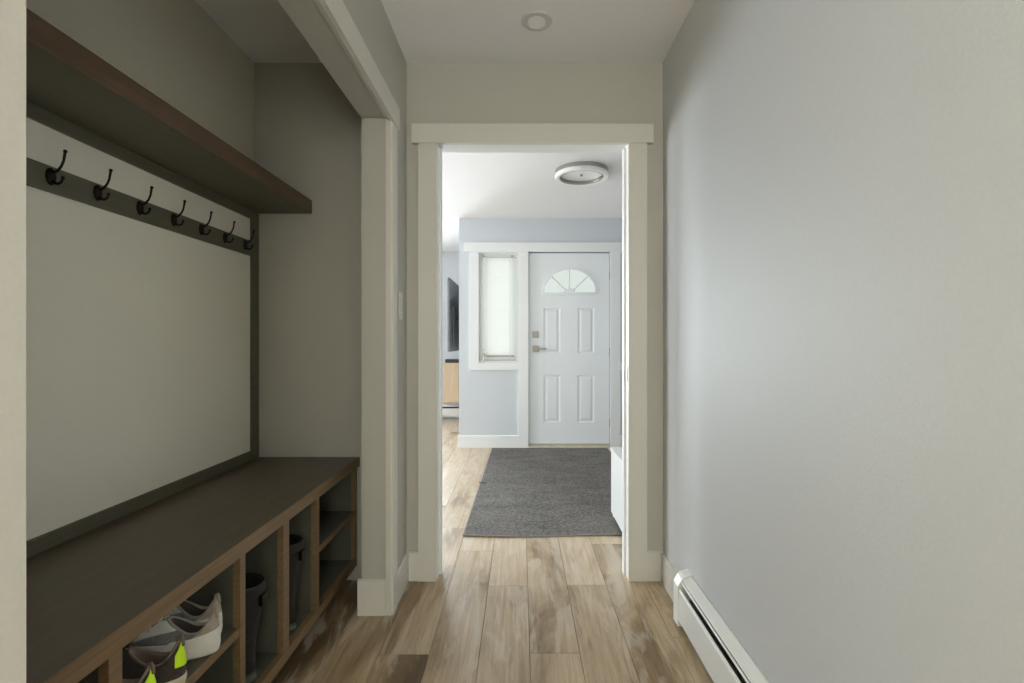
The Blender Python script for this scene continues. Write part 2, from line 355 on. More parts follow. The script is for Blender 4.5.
# front door surround
yk = YF-.02
fx = MB()
def cb(x0,x1,z0,z1,y=yk): fx.box(x0,x1,y,YF,z0,z1,.0015)
mxl0, mxl1 = X(518.4,5.29), DRx0-.002
wl0 = X(470,5.29)
ztop = 2.062
cb(mxl0, mxl1, 0, ztop); cb(2*dc-mxl1, 2*dc-mxl0, 0, ztop)
for sgn in (0,1):
    fm = (lambda x: x) if not sgn else (lambda x: 2*dc-x)
    a,b = sorted((fm(wl0), fm(SLx0-.004))); cb(a,b, Z(370,5.29), ztop)
    a,b = sorted((fm(SLx0-.004), fm(mxl0))); cb(a,b, Z(370,5.29), SLz0-.004)
fx.box(X(464,5.29), 2*dc-X(464,5.29), YF-.026, YF, DRz+.001, Z(242.5,5.28), .0015)
fx.box(SLx0-.004, mxl0, yk, YF, ztop, DRz+.001); fx.box(wl0, SLx0-.004, yk, YF, ztop, DRz+.001); fx.box(mxl0, mxl1, yk, YF, ztop, DRz+.001)
fx.box(2*dc-mxl1, 2*dc-wl0, yk, YF, ztop, DRz+.001)
struct('trim_5', fx, 'trim_foyer')

# ------------------------------------------------------------------ sidelight windows
def sidelight(n, x0, x1, handle):
    w_ = MB()
    w_.box(x0, x0+.004, YF+.004, YF+.12, SLz0, SLz1).box(x1-.004, x1, YF+.004, YF+.12, SLz0, SLz1)
    w_.box(x0+.004, x1-.004, YF+.004, YF+.12, SLz0, SLz0+.012).box(x0+.004, x1-.004, YF+.004, YF+.12, SLz1-.012, SLz1)
    w_.box(x0+.004, x0+.05, YF+.085, YF+.115, SLz0+.012, SLz1-.012).box(x1-.05, x1-.004, YF+.085, YF+.115, SLz0+.012, SLz1-.012)
    w_.box(x0+.05, x1-.05, YF+.085, YF+.115, SLz0+.012, SLz0+.05).box(x0+.05, x1-.05, YF+.085, YF+.115, SLz1-.05, SLz1-.012)
    o = struct('window_%d'%n, w_, 'trim_foyer')
    obj('glass_pane', MB().box(x0+.05, x1-.05, YF+.097, YF+.103, SLz0+.05, SLz1-.05), 'glass', o)
    if handle:
        hx = X(484.5, 5.3)
        hb = MB().box(hx-.018, hx+.018, YF+.004, YF+.022, Z(356,5.3), Z(350,5.3)+.004, .003).tube([(hx,YF+.004,Z(354,5.3)),(hx,YF-.016,Z(354,5.3)),(hx-.004,YF-.022,Z(359,5.3)),(hx-.008,YF-.02,Z(361,5.3))], [.007,.006,.005,.006])
        obj('crank_handle', hb, 'chrome', o, smooth=.8)
        obj('sill_rail', MB().box(hx+.02, x1-.03, YF+.006, YF+.02, Z(356.8,5.3), Z(355.4,5.3), .002), 'nickel', o)
    return o
sidelight(1, SLx0, SLx1, True); sidelight(2, SRx0, SRx1, False)
def blind(x0, x1, label):
    b = thing('window_blind', label, 'blind', (x0+(x1-x0)/2, YF+.05, SLz0+.06))
    yb = YF+.016
    obj('head_rail', MB().box(x0+.006, x1-.006, yb-.014, yb+.014, SLz1-.038, SLz1-.014, .002), 'blind', b)
    s_ = MB(); z = SLz0+.052
    while z < SLz1-.044:
        A = math.radians(62); rs=[]
        for k in range(5):
            q = (k/4-.5)*.025
            rs.append((yb+q*math.cos(A)+.0012*math.sin(k*PI/4), z+q*math.sin(A)))
        for k in range(4):
            (ya,za),(yc_,zc) = rs[k], rs[k+1]
            v=[s_.bm.verts.new(p) for p in ((x0+.006,ya,za),(x1-.006,ya,za),(x1-.006,yc_,zc),(x0+.006,yc_,zc))]; s_.bm.faces.new(v)
        z += .0205
    bmesh.ops.remove_doubles(s_.bm, verts=s_.bm.verts[:], dist=1e-5)
    obj('slats', s_, 'blind', b)
    obj('bottom_rail', MB().box(x0+.006, x1-.006, yb-.012, yb+.012, SLz0+.026, SLz0+.040, .003), 'blind', b)
    c_ = MB()
    for xx in (x0+.08, x1-.08): c_.tube([(xx,yb-.015,SLz0+.03),(xx,yb-.015,SLz1-.038)], .0012, 6)
    obj('ladder_cord', c_, 'lace', b)
    obj('tilt_wand', MB().tube([(x0+.05,yb-.02,SLz1-.038),(x0+.052,yb-.022,SLz1-.42)], .0035, 8), 'acrylic', b)
    for xx in (x0+.04, x1-.055): obj('rail_clip', MB().box(xx-.008, xx+.012, yb-.02, yb-.013, SLz1-.036, SLz1-.020, .001), 'nickel', b)
blind(SLx0, SLx1, 'white mini blind in the tall sidelight left of the front door')
blind(SRx0, SRx1, 'white mini blind in the sidelight right of the front door')

# ------------------------------------------------------------------ front door
yd = YF+.018
dX0, dX1, dZ0, dZ1 = DRx0+.005, DRx1-.005, .028, DRz-.008
# frame (jamb)
struct('door_frame_1', MB().box(DRx0-.001, DRx0+.003, YF, YF+.13, 0, DRz), 'trim_foyer')
bpy.data.objects['door_frame_1'].name = 'trim_6'
db = bmesh.new()
def PX(px): return X(px, 5.318)
def PZ(py): return Z(py, 5.318)
xc = [dX0, PX(543.6), PX(560.2), PX(577.6), PX(594.2), dX1]
zc = [dZ0, PZ(422.3), PZ(375), PZ(353.3), PZ(307.8), PZ(295.5), PZ(264), dZ1]
def quad(pts): db.faces.new([db.verts.new(p) for p in pts])
lx0, lx1 = PX(541.3), PX(598.0)
for i in range(5):
    for j in range(7):
        if j == 5: continue
        a,b,c,d = xc[i],xc[i+1],zc[j],zc[j+1]
        if i in (1,3) and j in (1,3):
            loops = []
            for ins,dep in ((0,0),(.004,.0055),(.016,.0075),(.020,.0075),(.040,.001)):
                loops.append([(a+ins,yd+dep,c+ins),(b-ins,yd+dep,c+ins),(b-ins,yd+dep,d-ins),(a+ins,yd+dep,d-ins)])
            for k in range(len(loops)-1):
                for q in range(4): quad([loops[k][q],loops[k][(q+1)%4],loops[k+1][(q+1)%4],loops[k+1][q]])
            quad(loops[-1])
        else: quad([(a,yd,c),(b,yd,c),(b,yd,d),(a,yd,d)])
# band with the half-round light
zz0, zz1 = zc[5], zc[6]
cxl = PX(569.7); cz_l = PZ(293.2); rx, rz = PX(596.3)-cxl, PZ(268.2)-cz_l
quad([(dX0,yd,zz0),(lx0,yd,zz0),(lx0,yd,zz1),(dX0,yd,zz1)]); quad([(lx1,yd,zz0),(dX1,yd,zz0),(dX1,yd,zz1),(lx1,yd,zz1)])
quad([(lx0,yd,zz0),(lx1,yd,zz0),(lx1,yd,cz_l),(lx0,yd,cz_l)])
N = 32
arc = [(cxl+rx*math.cos(PI*k/N), cz_l+rz*math.sin(PI*k/N)) for k in range(N+1)]
def outer(k):
    a = PI*k/N; ca, sa = math.cos(a), math.sin(a)
    sx = ((lx1-cxl) if ca>0 else (cxl-lx0))
    t_ = min(sx/max(abs(ca),1e-6), (zz1-cz_l)/max(sa,1e-6)); return (cxl+t_*ca, cz_l+t_*sa)
for k in range(N):
    A,B = arc[k],arc[k+1]; C,D_ = outer(k),outer(k+1)
    pts = [(A[0],yd,A[1]),(C[0],yd,C[1]),(D_[0],yd,D_[1]),(B[0],yd,B[1])]
    if abs(C[0]-D_[0])>1e-6 and abs(C[1]-D_[1])>1e-6:
        cxn = lx1 if C[0]>cxl else lx0
        pts.insert(2,(cxn,yd,zz1))
    quad(pts)
    quad([(A[0],yd,A[1]),(B[0],yd,B[1]),(B[0],yd+.044,B[1]),(A[0],yd+.044,A[1])])
quad([(arc[0][0],yd,cz_l),(arc[-1][0],yd,cz_l),(arc[-1][0],yd+.044,cz_l),(arc[0][0],yd+.044,cz_l)])
# edges and back
quad([(dX0,yd,dZ0),(dX0,yd+.044,dZ0),(dX0,yd+.044,dZ1),(dX0,yd,dZ1)]); quad([(dX1,yd,dZ0),(dX1,yd+.044,dZ0),(dX1,yd+.044,dZ1),(dX1,yd,dZ1)])
quad([(dX0,yd,dZ0),(dX1,yd,dZ0),(dX1,yd+.044,dZ0),(dX0,yd+.044,dZ0)]); quad([(dX0,yd,dZ1),(dX1,yd,dZ1),(dX1,yd+.044,dZ1),(dX0,yd+.044,dZ1)])
quad([(dX0,yd+.044,dZ0),(dX1,yd+.044,dZ0),(dX1,yd+.044,cz_l),(dX0,yd+.044,cz_l)])
quad([(dX0,yd+.044,zz1),(dX1,yd+.044,zz1),(dX1,yd+.044,dZ1),(dX0,yd+.044,dZ1)])
quad([(dX0,yd+.044,cz_l),(lx0,yd+.044,cz_l),(lx0,yd+.044,zz1),(dX0,yd+.044,zz1)]); quad([(lx1,yd+.044,cz_l),(dX1,yd+.044,cz_l),(dX1,yd+.044,zz1),(lx1,yd+.044,zz1)])
for k in range(N):
    A,B = arc[k],arc[k+1]; C,D_ = outer(k),outer(k+1); y_=yd+.044
    pts = [(A[0],y_,A[1]),(C[0],y_,C[1]),(D_[0],y_,D_[1]),(B[0],y_,B[1])]
    if abs(C[0]-D_[0])>1e-6 and abs(C[1]-D_[1])>1e-6: pts.insert(2,(lx1 if C[0]>cxl else lx0,y_,zz1))
    quad(pts)
bmesh.ops.remove_doubles(db, verts=db.verts[:], dist=1e-5)
door = struct('door_1', db, 'door')
obj('fanlight_glass', MB().prism([(a,b) for a,b in arc], 'Y', yd+.020, yd+.026), 'glass', door)
fr_ = MB()
def arcband(r0, r1, y0, y1, n=N):
    R = []
    for k in range(n+1):
        a = PI*k/n; ca,sa = math.cos(a),math.sin(a)
        R.append([(cxl+(rx+r1)*ca,y0+.003,cz_l+(rz+r1)*sa),(cxl+(rx+(r0+r1)/2)*ca,y0,cz_l+(rz+(r0+r1)/2)*sa),(cxl+(rx+r0)*ca,y0+.003,cz_l+(rz+r0)*sa),(cxl+(rx+r0)*ca,y1,cz_l+(rz+r0)*sa),(cxl+(rx+r1)*ca,y1,cz_l+(rz+r1)*sa)])
    fr_.rings(R)
arcband(-.012, .014, yd-.010, yd+.010)
fr_.box(cxl-rx-.012, cxl+rx+.012, yd-.008, yd+.010, cz_l-.013, cz_l+.010, .002)
obj('fanlight_frame', fr_, 'door', door, smooth=.6)
mu = MB()
for a in (45, 90, 135):
    ca,sa = math.cos(math.radians(a)), math.sin(math.radians(a))
    p0 = Vector((cxl+.05*ca, yd+.012, cz_l+.04*sa)); p1 = Vector((cxl+(rx-.006)*ca, yd+.012, cz_l+(rz-.006)*sa))
    d = (p1-p0).normalized(); n_ = Vector((-d.z,0,d.x))*.0075
    mu.rings([[p+n_+Vector((0,-.009,0)), p-n_+Vector((0,-.009,0)), p-n_+Vector((0,.009,0)), p+n_+Vector((0,.009,0))] for p in (p0,p1)])
mu.prism([(cxl+.062*math.cos(PI*k/12), cz_l+.008+.046*math.sin(PI*k/12)) for k in range(13)], 'Y', yd+.001, yd+.019)
obj('fanlight_muntins', mu, 'door', door)
# lock set
lx = X(535.6, 5.3)
dl = MB().box(lx-.034, lx+.034, yd-.010, yd, Z(334.5,5.3)-.034, Z(334.5,5.3)+.034, .003).box(lx-.006, lx+.020, yd-.026, yd-.010, Z(334.5,5.3)-.006, Z(334.5,5.3)+.006, .002)
obj('deadbolt', dl, 'nickel', door)
lz = Z(348.8,5.3)
lv = obj('lever_rose', MB().box(lx-.034, lx+.034, yd-.010, yd, lz-.034, lz+.034, .003).tube([(lx,yd-.01,lz),(lx,yd-.045,lz)], .012, 12), 'nickel', door)
obj('lever', MB().box(lx-.012, lx+.115, yd-.056, yd-.042, lz-.009, lz+.009, .003), 'nickel', lv)
for py in (275, 352, 423):
    obj('hinge', MB().tube([(dX1+.003, yd-.004, Z(py,5.3)-.045),(dX1+.003, yd-.004, Z(py,5.3)+.045)], .0045, 8), 'nickel', door)
obj('weather_strip', MB().box(dX0+.005, dX1-.005, yd-.006, yd, .030, .045, .001), 'trim', door)
struct('trim_7', MB().box(DRx0, DRx1, YF-.03, YF+.14, 0.0, .024, .003), M['sole_cream'])
# dark rebate seen round the door edge
struct('trim_8', MB().box(DRx0+.0002, dX0+.012, yd+.046, yd+.06, .024, DRz).box(dX1-.012, DRx1-.0002, yd+.046, yd+.06, .024, DRz).box(dX0+.012, dX1-.012, yd+.046, yd+.06, dZ1-.012, DRz), 'heater_dark')

# strike plate on the doorway jamb
sk = MB().box(DX1-.004, DX1-.0012, YE+.012, YE+.045, .93, 1.0, .0006)
o = obj('strike_plate', sk, 'nickel'); 
o['label'] = 'small metal strike plate on the right jamb of the hall doorway'; o['category'] = 'strike plate'

# ------------------------------------------------------------------ light switch
sw = thing('light_switch', 'white rocker light switch on the left wall beside the closet opening', 'switch', (XL, 2.215, 1.277))
obj('switch_plate', MB().box(XL, XL+.006, 2.18, 2.25, 1.217, 1.337, .002), 'trim', sw)
obj('rocker', MB().box(XL+.006, XL+.010, 2.199, 2.231, 1.245, 1.309, .001), 'trim', sw)

# ------------------------------------------------------------------ recessed ceiling light
rl = thing('recessed_light', 'small round recessed light in the hall ceiling', 'ceiling light', (.0645, 2.041, H))
obj('trim_ring', MB().torus_prof([(.064,0),(.064,-.003),(.060,-.007),(.042,-.008),(.036,-.004),(.036,0)], (.0645,2.041,H)), 'light_trim', rl, smooth=.5)
obj('lens', MB().lathe([(.036,0),(.036,-.0035),(.02,-.0045),(.0,-.005)], (.0645,2.041,H)), 'acrylic', rl, smooth=.5)

# ------------------------------------------------------------------ foyer ring light
lc = (.463, 3.83, H)
fl_ = thing('ring_ceiling_light', 'round white and nickel ring light on the foyer ceiling', 'ceiling light', lc)
obj('outer_band', MB().torus_prof([(.203,-.001),(.203,-.030),(.190,-.030),(.190,-.001)], lc), 'chrome', fl_, smooth=.5)
obj('diffuser_ring', MB().torus_prof([(.201,-.030),(.204,-.036),(.203,-.050),(.196,-.058),(.176,-.058),(.168,-.052),(.168,-.030)], lc), 'acrylic', fl_, smooth=.5)
obj('inner_band', MB().torus_prof([(.168,-.004),(.168,-.056),(.163,-.056),(.163,-.004)], lc), 'chrome', fl_, smooth=.5)
obj('canopy_plate', MB().lathe([(.163,-.002),(.163,-.026),(.158,-.030),(.0,-.031)], lc, 40), 'acrylic', fl_, smooth=.5)
obj('finial', MB().lathe([(.009,-.03),(.009,-.038),(.005,-.043),(.0,-.044)], lc, 16), 'nickel', fl_, smooth=.8)

# ------------------------------------------------------------------ baseboard heaters
def heater(label, length, group=None):
    """built along +Y from 0, wall plane X=0, protruding to -X"""
    t_ = thing('baseboard_heater', label, 'heater', (0,0,0), group)
    obj('back_plate', MB().box(-.006, -.0005, 0.002, length-.002, .02, .204), 'heater', t_)
    obj('top_cover', MB().prism([(-.0065,.2065),(-.036,.192),(-.0385,.186),(-.0365,.186),(-.0345,.190),(-.0065,.2035)], 'Y', .05, length-.05), 'heater', t_)
    obj('damper', MB().prism([(-.0415,.185),(-.0445,.178),(-.043,.176),(-.036,.176),(-.036,.178),(-.0405,.180)], 'Y', .05, length-.05), 'heater', t_)
    obj('front_panel', MB().prism([(-.0535,.035),(-.0535,.150),(-.0505,.156),(-.046,.157),(-.046,.155),(-.0495,.153),(-.0515,.149),(-.0515,.037),(-.044,.035)], 'Y', .05, length-.05), 'heater', t_)
    f_ = MB(); y = .06
    while y < length-.06:
        f_.box(-.044, -.010, y, y+.0012, .06, .12); y += .012
    obj('fins', f_, 'fins', t_); obj('pipe', MB().tube([(-.027,.05,.09),(-.027,length-.05,.09)], .010, 12), 'fins', t_)
    obj('liner', MB().box(-.0075, -.006, .05, length-.05, .03, .1955), 'heater_dark', t_)
    for y0 in (0, length-.055):
        prof = [(-.0005,.012),(-.057,.012),(-.057,.166),(-.041,.195),(-.030,.203),(-.0005,.213)]
        obj('end_cap', MB().prism(prof, 'Y', y0, y0+.055), 'heater', t_)
    return t_
h1 = heater('long white baseboard heater low on the right hall wall', 3.6); h1.location = (XR, 2.0-3.6, 0)
h2 = heater('white baseboard heater on the living room far wall under the oak cabinet', 1.0)
h2.rotation_euler = (0,0,PI/2); h2.location = (-.66, 7.3, 0)
# rotated +90: local +Y -> -X ; local -X -> -Y

# ------------------------------------------------------------------ closet: bench, board, rack, shelf
BX, BB = -.757, -1.245     # nose, back
BY0, BY1 = .382, 2.349
FX = -.770
bench = thing('storage_bench', 'dark built-in wooden storage bench with open shoe cubbies inside the closet', 'bench', (-1.0, 1.36, 0))
obj('bench_top', MB().box(XCL+.001, BX-.003, BY0, BY1, .538, .578, .001), 'bench_top', bench)
obj('front_edging', MB().box(BX-.003, BX, BY0, BY1, .536, .578, .001), 'edge_wood', bench)
obj('bottom_panel', MB().box(XCL+.001, FX-.02, BY0, BY1, .085, .103), 'cubby', bench)
obj('back_board', MB().box(XCL+.001, XCL+.008, BY0, BY1, .103, .538), 'cubby', bench)
obj('toe_kick', MB().box(-.86, -.845, BY0, BY1, .0, .085), 'cubby', bench)
stiles = [(.382,.410),(.934,.966),(1.371,1.397),(1.621,1.661),(1.878,1.907),(2.324,2.349)]
obj('top_rail', MB().box(FX-.02, FX, BY0, BY1, .527, .536), 'edge_wood', bench)
obj('bottom_rail', MB().box(FX-.02, FX, BY0, BY1, .070, .106), 'edge_wood', bench)
for a,b in stiles:
    obj('stile', MB().box(FX-.02, FX, a, b, .106, .527, .0006), 'edge_wood', bench)
for a,b in stiles:
    c_ = (a+b)/2; obj('divider', MB().box(XCL+.008, FX-.02, c_-.009, c_+.009, .103, .538), 'cubby', bench)
for a,b in ((.966,1.371),(1.907,2.322)):
    s_ = obj('cubby_shelf', MB().box(XCL+.009, FX-.008, a-.007, b+.007, .313, .333), 'cubby', bench)
    obj('shelf_edging', MB().box(FX-.008, FX-.003, a, b, .311, .334, .0008), 'edge_wood', s_)

PF = -1.231
rack = thing('coat_rack', 'white wall board framed in olive grey with a rail of seven dark hooks', 'coat rack', (XCL, 1.36, .578))
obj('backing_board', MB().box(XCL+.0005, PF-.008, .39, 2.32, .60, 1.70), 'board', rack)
obj('bottom_frame', MB().box(XCL+.0005, PF, .384, 2.349, .5785, .620, .001), 'olive', rack)
obj('top_frame', MB().box(XCL+.0005, PF, .384, 2.349, 1.681, 1.7205, .001), 'olive', rack)
obj('side_frame', MB().box(XCL+.0005, PF, 2.286, 2.349, .620, 1.681, .001), 'olive', rack)
obj('side_frame', MB().box(XCL+.0005, PF, .384, .45, .620, 1.681, .001), 'olive', rack)
obj('hook_rail', MB().box(PF-.008, PF+.002, .45, 2.286, 1.5105, 1.578, .001), 'olive', rack)
def hookmesh(y):
    x0 = PF+.002; z = 1.548
    b = MB()
    up = [(x0+.003,y,z+.012),(x0+.012,y,z+.0135),(x0+.0205,y,z+.019),(x0+.0285,y,z+.029),(x0+.0345,y,z+.043),(x0+.038,y,z+.065)]
    b.tube(up, [.0055,.0042,.0034,.0030,.0030,.0034], 10); b.ball((x0+.0388,y,z+.068), .0048)
    lo = [(x0+.004,y,z-.008),(x0+.012,y,z-.015),(x0+.020,y,z-.017),(x0+.028,y,z-.013),(x0+.032,y,z-.004)]
    b.tube(lo, [.0055,.0045,.0038,.0034,.0034], 10); b.ball((x0+.0325,y,z-.001), .0048)
    return b
def platemesh(y):
    b = MB(); x0 = PF+.002; R = []
    for xx,s in ((0,1),(.003,1),(.0065,.75),(.009,.45)):
        R.append([(x0+xx, y+.0145*s*math.cos(2*PI*k/20), 1.550+.023*s*math.sin(2*PI*k/20)) for k in range(20)])
    b.rings(R); b.ball((x0+.007,y,1.566),.003); b.ball((x0+.007,y,1.534),.003); return b
hy = [1.306,1.451,1.612,1.770,1.922,2.076,2.227]
h0 = obj('hook', hookmesh(hy[0]), 'bronze', rack, smooth=1.0); p0 = obj('base_plate', platemesh(hy[0]), 'bronze', h0, smooth=1.0)
for y in hy[1:]:
    h = h0.copy(); COL.objects.link(h); h.parent = rack; h.location = (0, y-hy[0], 0)
    p = p0.copy(); COL.objects.link(p); p.parent = h

shelf = thing('closet_shelf', 'thick dark wooden shelf high on the closet wall above the hooks', 'shelf', (XCL, 1.36, 1.721))
obj('shelf_board', MB().box(XCL+.0005, -.985, .384, 2.349, 1.721, 1.782, .001), 'olive', shelf)
obj('front_edging', MB().box(-.985, -.982, .384, 2.349, 1.721, 1.782, .0008), 'shelf_edge', shelf)

# ------------------------------------------------------------------ shoes
def bez(p0,p1,p2,p3,t):
    a=1-t; return p0*(a**3)+p1*(3*a*a*t)+p2*(3*a*t*t)+p3*(t**3)
class Shoe:
    """heel at x=0, toe at +x; z=0 ground"""
    def __init__(s, L=.285, Wd=.048, sole=.028, collar=.062, heel=.098, tongue=.105):
        s.L,s.W,s.sole,s.collar,s.heel,s.tongue = L,Wd,sole,collar,heel,tongue
    def outline(s, a, grow=0, z=0):
        # a=0 heel, pi toe
        c = math.cos(a); sn = math.sin(a); t = (1-c)/2
        x = s.L*t
        w_ = s.W*(0.80+0.32*t-0.12*t*t)
        k = abs(sn)**0.72*(1 if sn>=0 else -1)
        y = w_*k + (.006*math.sin(PI*t) if True else 0)
        return Vector((x + (-grow*c), y+grow*k, z))
    def opening(s, a):
        c = math.cos(a); t = (1-c)/2
        x = .010+ .106*t; y = .028*math.sin(a)*(1-.25*t)
        z = s.collar + (s.heel-s.collar)*max(0,1-t/.28)**1.5 + (s.tongue-.012-s.collar)*max(0,(t-.45)/.55)**1.3
        return Vector((x,y,z))
    def surf(s, a, v, off=0):
        B = s.outline(a, 0, s.sole-.006); O = s.opening(a)
        c = math.cos(a); t=(1-c)/2
        hh = (.030+.018*t)
        out = Vector((B.x-O.x, B.y-O.y, 0))
        P1 = B+Vector((0,0,hh)) + out.normalized()*(.004 if t<.5 else .006)
        P2 = O+out*(.25+.25*t)+Vector((0,0,-.012*(1-t)-.004*t))
        p = bez(B,P1,P2,O,v)
        if off:
            e = 1e-3
            du = s.surf(a+e,v)-s.surf(a-e,v); dv = s.surf(a,min(1,v+e))-s.surf(a,max(0,v-e))
            n = du.cross(dv)
            if n.length>0: p = p+n.normalized()*off
        return p
def build_shoe(name, label, cat, loc, rot, spec, S_, group=None):
    t_ = thing(name, label, cat, (0,0,0), group)
    NA, NV = 40, 9
    # sole
    b = MB(); R=[]
    for z,g in ((0,-.006),(.003,.0),(S_.sole*.5,.0035),(S_.sole-.002,.003),(S_.sole,.0)):
        ring=[]
        for k in range(NA):
            a = 2*PI*k/NA; p = S_.outline(a,g,z)
            tt = p.x/S_.L
            if z < .01: p.z += .012*max(0,(tt-.75)/.25)**2
            else: p.z += .004*max(0,(.3-tt)/.3) - .006*max(0,tt-.4)
            ring.append(p)
        R.append(ring)
    b.rings(R); o=obj('sole', b, spec['sole'], t_); subsurf(o,1)
    # upper with rolled collar and lining down inside
    b = MB(); R=[]
    for i in range(NV): R.append([S_.surf(2*PI*k/NA, i/(NV-1)) for k in range(NA)])
    b.rings(R, cap0=False, cap1=False); o=obj('upper', b, spec['upper'], t_); subsurf(o,1)
    b = MB(); R=[]
    for i,(ins,dz) in enumerate(((-.001,-.004),(-.0015,.001),(.001,.003),(.004,.0015),(.006,-.003))):
        ring=[]
        for k in range(NA):
            a=2*PI*k/NA; O=S_.opening(a); cx_=Vector((.063,0,O.z)); d=(cx_-O); d.z=0
            d = d.normalized() if d.length else d
            p = O+d*ins; p.z = max(O.z+dz, S_.sole+.004); ring.append(p)
        R.append(ring)
    b.rings(R, cap0=False, cap1=False); o=obj('collar', b, spec['collar'], t_); subsurf(o,1)
    b = MB(); R=[]
    for ins,dz in ((.006,-.003),(.008,-.015),(.008,-.06)):
        ring=[]
        for k in range(NA):
            a=2*PI*k/NA; O=S_.opening(a); cx_=Vector((.063,0,O.z)); d=(cx_-O); d.z=0; d=d.normalized()
            p = O+d*ins; p.z = max(O.z+dz, S_.sole+.004); ring.append(p)
        R.append(ring)
    b.rings(R, cap0=False, cap1=True); o=obj('lining', b, spec['lining'], t_, smooth=1)
    # overlays
    for nm, a0, a1, v0, v1, ml in spec['patches']:
        b = MB(); n1,n2 = 16,6; R=[]
        for i in range(n1+1):
            a = math.radians(a0+(a1-a0)*i/n1)
            tp = i/n1
            vv1 = v1 if not callable(v1) else v1(tp); vv0 = v0 if not callable(v0) else v0(tp)
            R.append([S_.surf(a, vv0+(vv1-vv0)*j/n2, spec['sgn']*.0016) for j in range(n2+1)])
        b.rings(R, closed=False); o=obj(nm, b, ml, t_); subsurf(o,1)
        md=o.modifiers.new('thick','SOLIDIFY'); md.thickness=.0016; md.offset=0
    # tongue
    b = MB(); R=[]
    for i in range(7):
        q=i/6; x=.155-.070*q; z=S_.tongue-.028+.058*q
        if i==6: x+=.003
        wd=.020+.006*q
        R.append([Vector((x+ (.010*(abs(j-3)/3)**2), wd*(j-3)/3, z-.010*(abs(j-3)/3)**2)) for j in range(7)])
    b.rings(R, closed=False); o=obj('tongue', b, spec['tongue'], t_); subsurf(o,1)
    md=o.modifiers.new('thick','SOLIDIFY'); md.thickness=.006; md.offset=0
    # laces
    b = MB()
    for i in range(5):
        v=.50+.10*i; dv=.08
        for sg in (-1,1):
            pts=[]
            for q in range(7):
                f=q/6; a=PI+sg*(.32)*(1-2*f); vv=v+dv*f
                p=S_.surf(a,min(vv,.98)); p.z+=.004+.003*math.sin(PI*f); pts.append(p)
            b.tube(pts,.0026,7)
    K = S_.surf(PI,.97)+Vector((0,0,.008))
    for sg in (-1,1):
        b.tube([K, K+Vector((-.004,sg*.014,.008)), K+Vector((-.006,sg*.030,.004)), K+Vector((.004,sg*.026,-.002)), K+Vector((.003,sg*.006,.001))], .0024, 7)
        b.tube([K, K+Vector((.008,sg*.014,.002)), K+Vector((.018,sg*.030,-.010)), K+Vector((.020,sg*.038,-.022))], .0022, 7)
    obj('laces', b, spec['lace'], t_, smooth=1.2)
    if spec.get('pull'):
        O=S_.opening(0)
        obj('pull_tab', MB().tube([O+Vector((.004,0,-.002)),O+Vector((.003,0,.007)),O+Vector((-.003,0,.010)),O+Vector((-.006,0,.002)),O+Vector((-.008,0,-.012))],[.0035]*5,8), spec['collar'], t_, smooth=1.2)
    t_.location = loc; t_.rotation_euler = (0,0,rot)
    return t_
sgn = -1
# surface normal direction test
_s = Shoe(); sgn = 1 if (_s.surf(0,.5,.01).x < _s.surf(0,.5).x) else -1
SH = .3335
white = dict(sole='shoe_white', upper='shoe_grey', collar='shoe_beige', lining='shoe_lining', tongue='shoe_grey', lace='lace', sgn=sgn, pull=True,
    patches=[('heel_panel', -75, 75, 0, lambda t:.46+.10*math.cos((t-.5)*2*PI*1.5)*.5, 'shoe_white'), ('heel_counter', -52, 52, lambda t:.42, lambda t:.97, 'shoe_beige'),
             ('side_panel', 60, 150, 0, .30, 'shoe_white'), ('side_panel', -150, -60, 0, .30, 'shoe_white'), ('toe_cap', 150, 210, 0, .28, 'shoe_white'),
             ('eyelet_stay', 112, 158, .42, .98, 'shoe_white'), ('eyelet_stay', -158, -112, .42, .98, 'shoe_white')])
dark = dict(sole='sole_cream', upper='shoe_dark', collar='shoe_taupe', lining='shoe_taupe', tongue='shoe_dark', lace='lace_dark', sgn=sgn, pull=True,
    patches=[('heel_flash', -24, 24, lambda t:.30+.10*abs(t-.5), lambda t:.93-.5*abs(t-.5), 'neon'), ('toe_cap', 150, 210, 0, .25, 'shoe_dark')])
gw = 'pair of white sneakers in the bench cubby'; gd = 'pair of dark running shoes in the bench cubby'
build_shoe('sneaker', 'white and beige sneaker nearer the viewer, beside the neon-heeled dark shoes', 'shoe', (-.766, 1.268, SH), PI+.15, white, Shoe(.29,.044,.034,.062,.098,.108), gw)
build_shoe('sneaker', 'white and beige sneaker against the cubby divider, behind the other white one', 'shoe', (-.800, 1.331, SH), PI+.02, white, Shoe(.29,.040,.034,.066,.104,.112), gw)
build_shoe('running_shoe', 'dark running shoe with a full neon heel patch, next to the white sneakers', 'shoe', (-.768, 1.142, SH), PI+.15, dark, Shoe(.28,.044,.026,.064,.104,.104), gd)
build_shoe('running_shoe', 'dark running shoe with neon heel, nearest the viewer at the cubby edge', 'shoe', (-.775, 1.058, SH), PI+.20, dark, Shoe(.28,.041,.026,.060,.096,.100), gd)

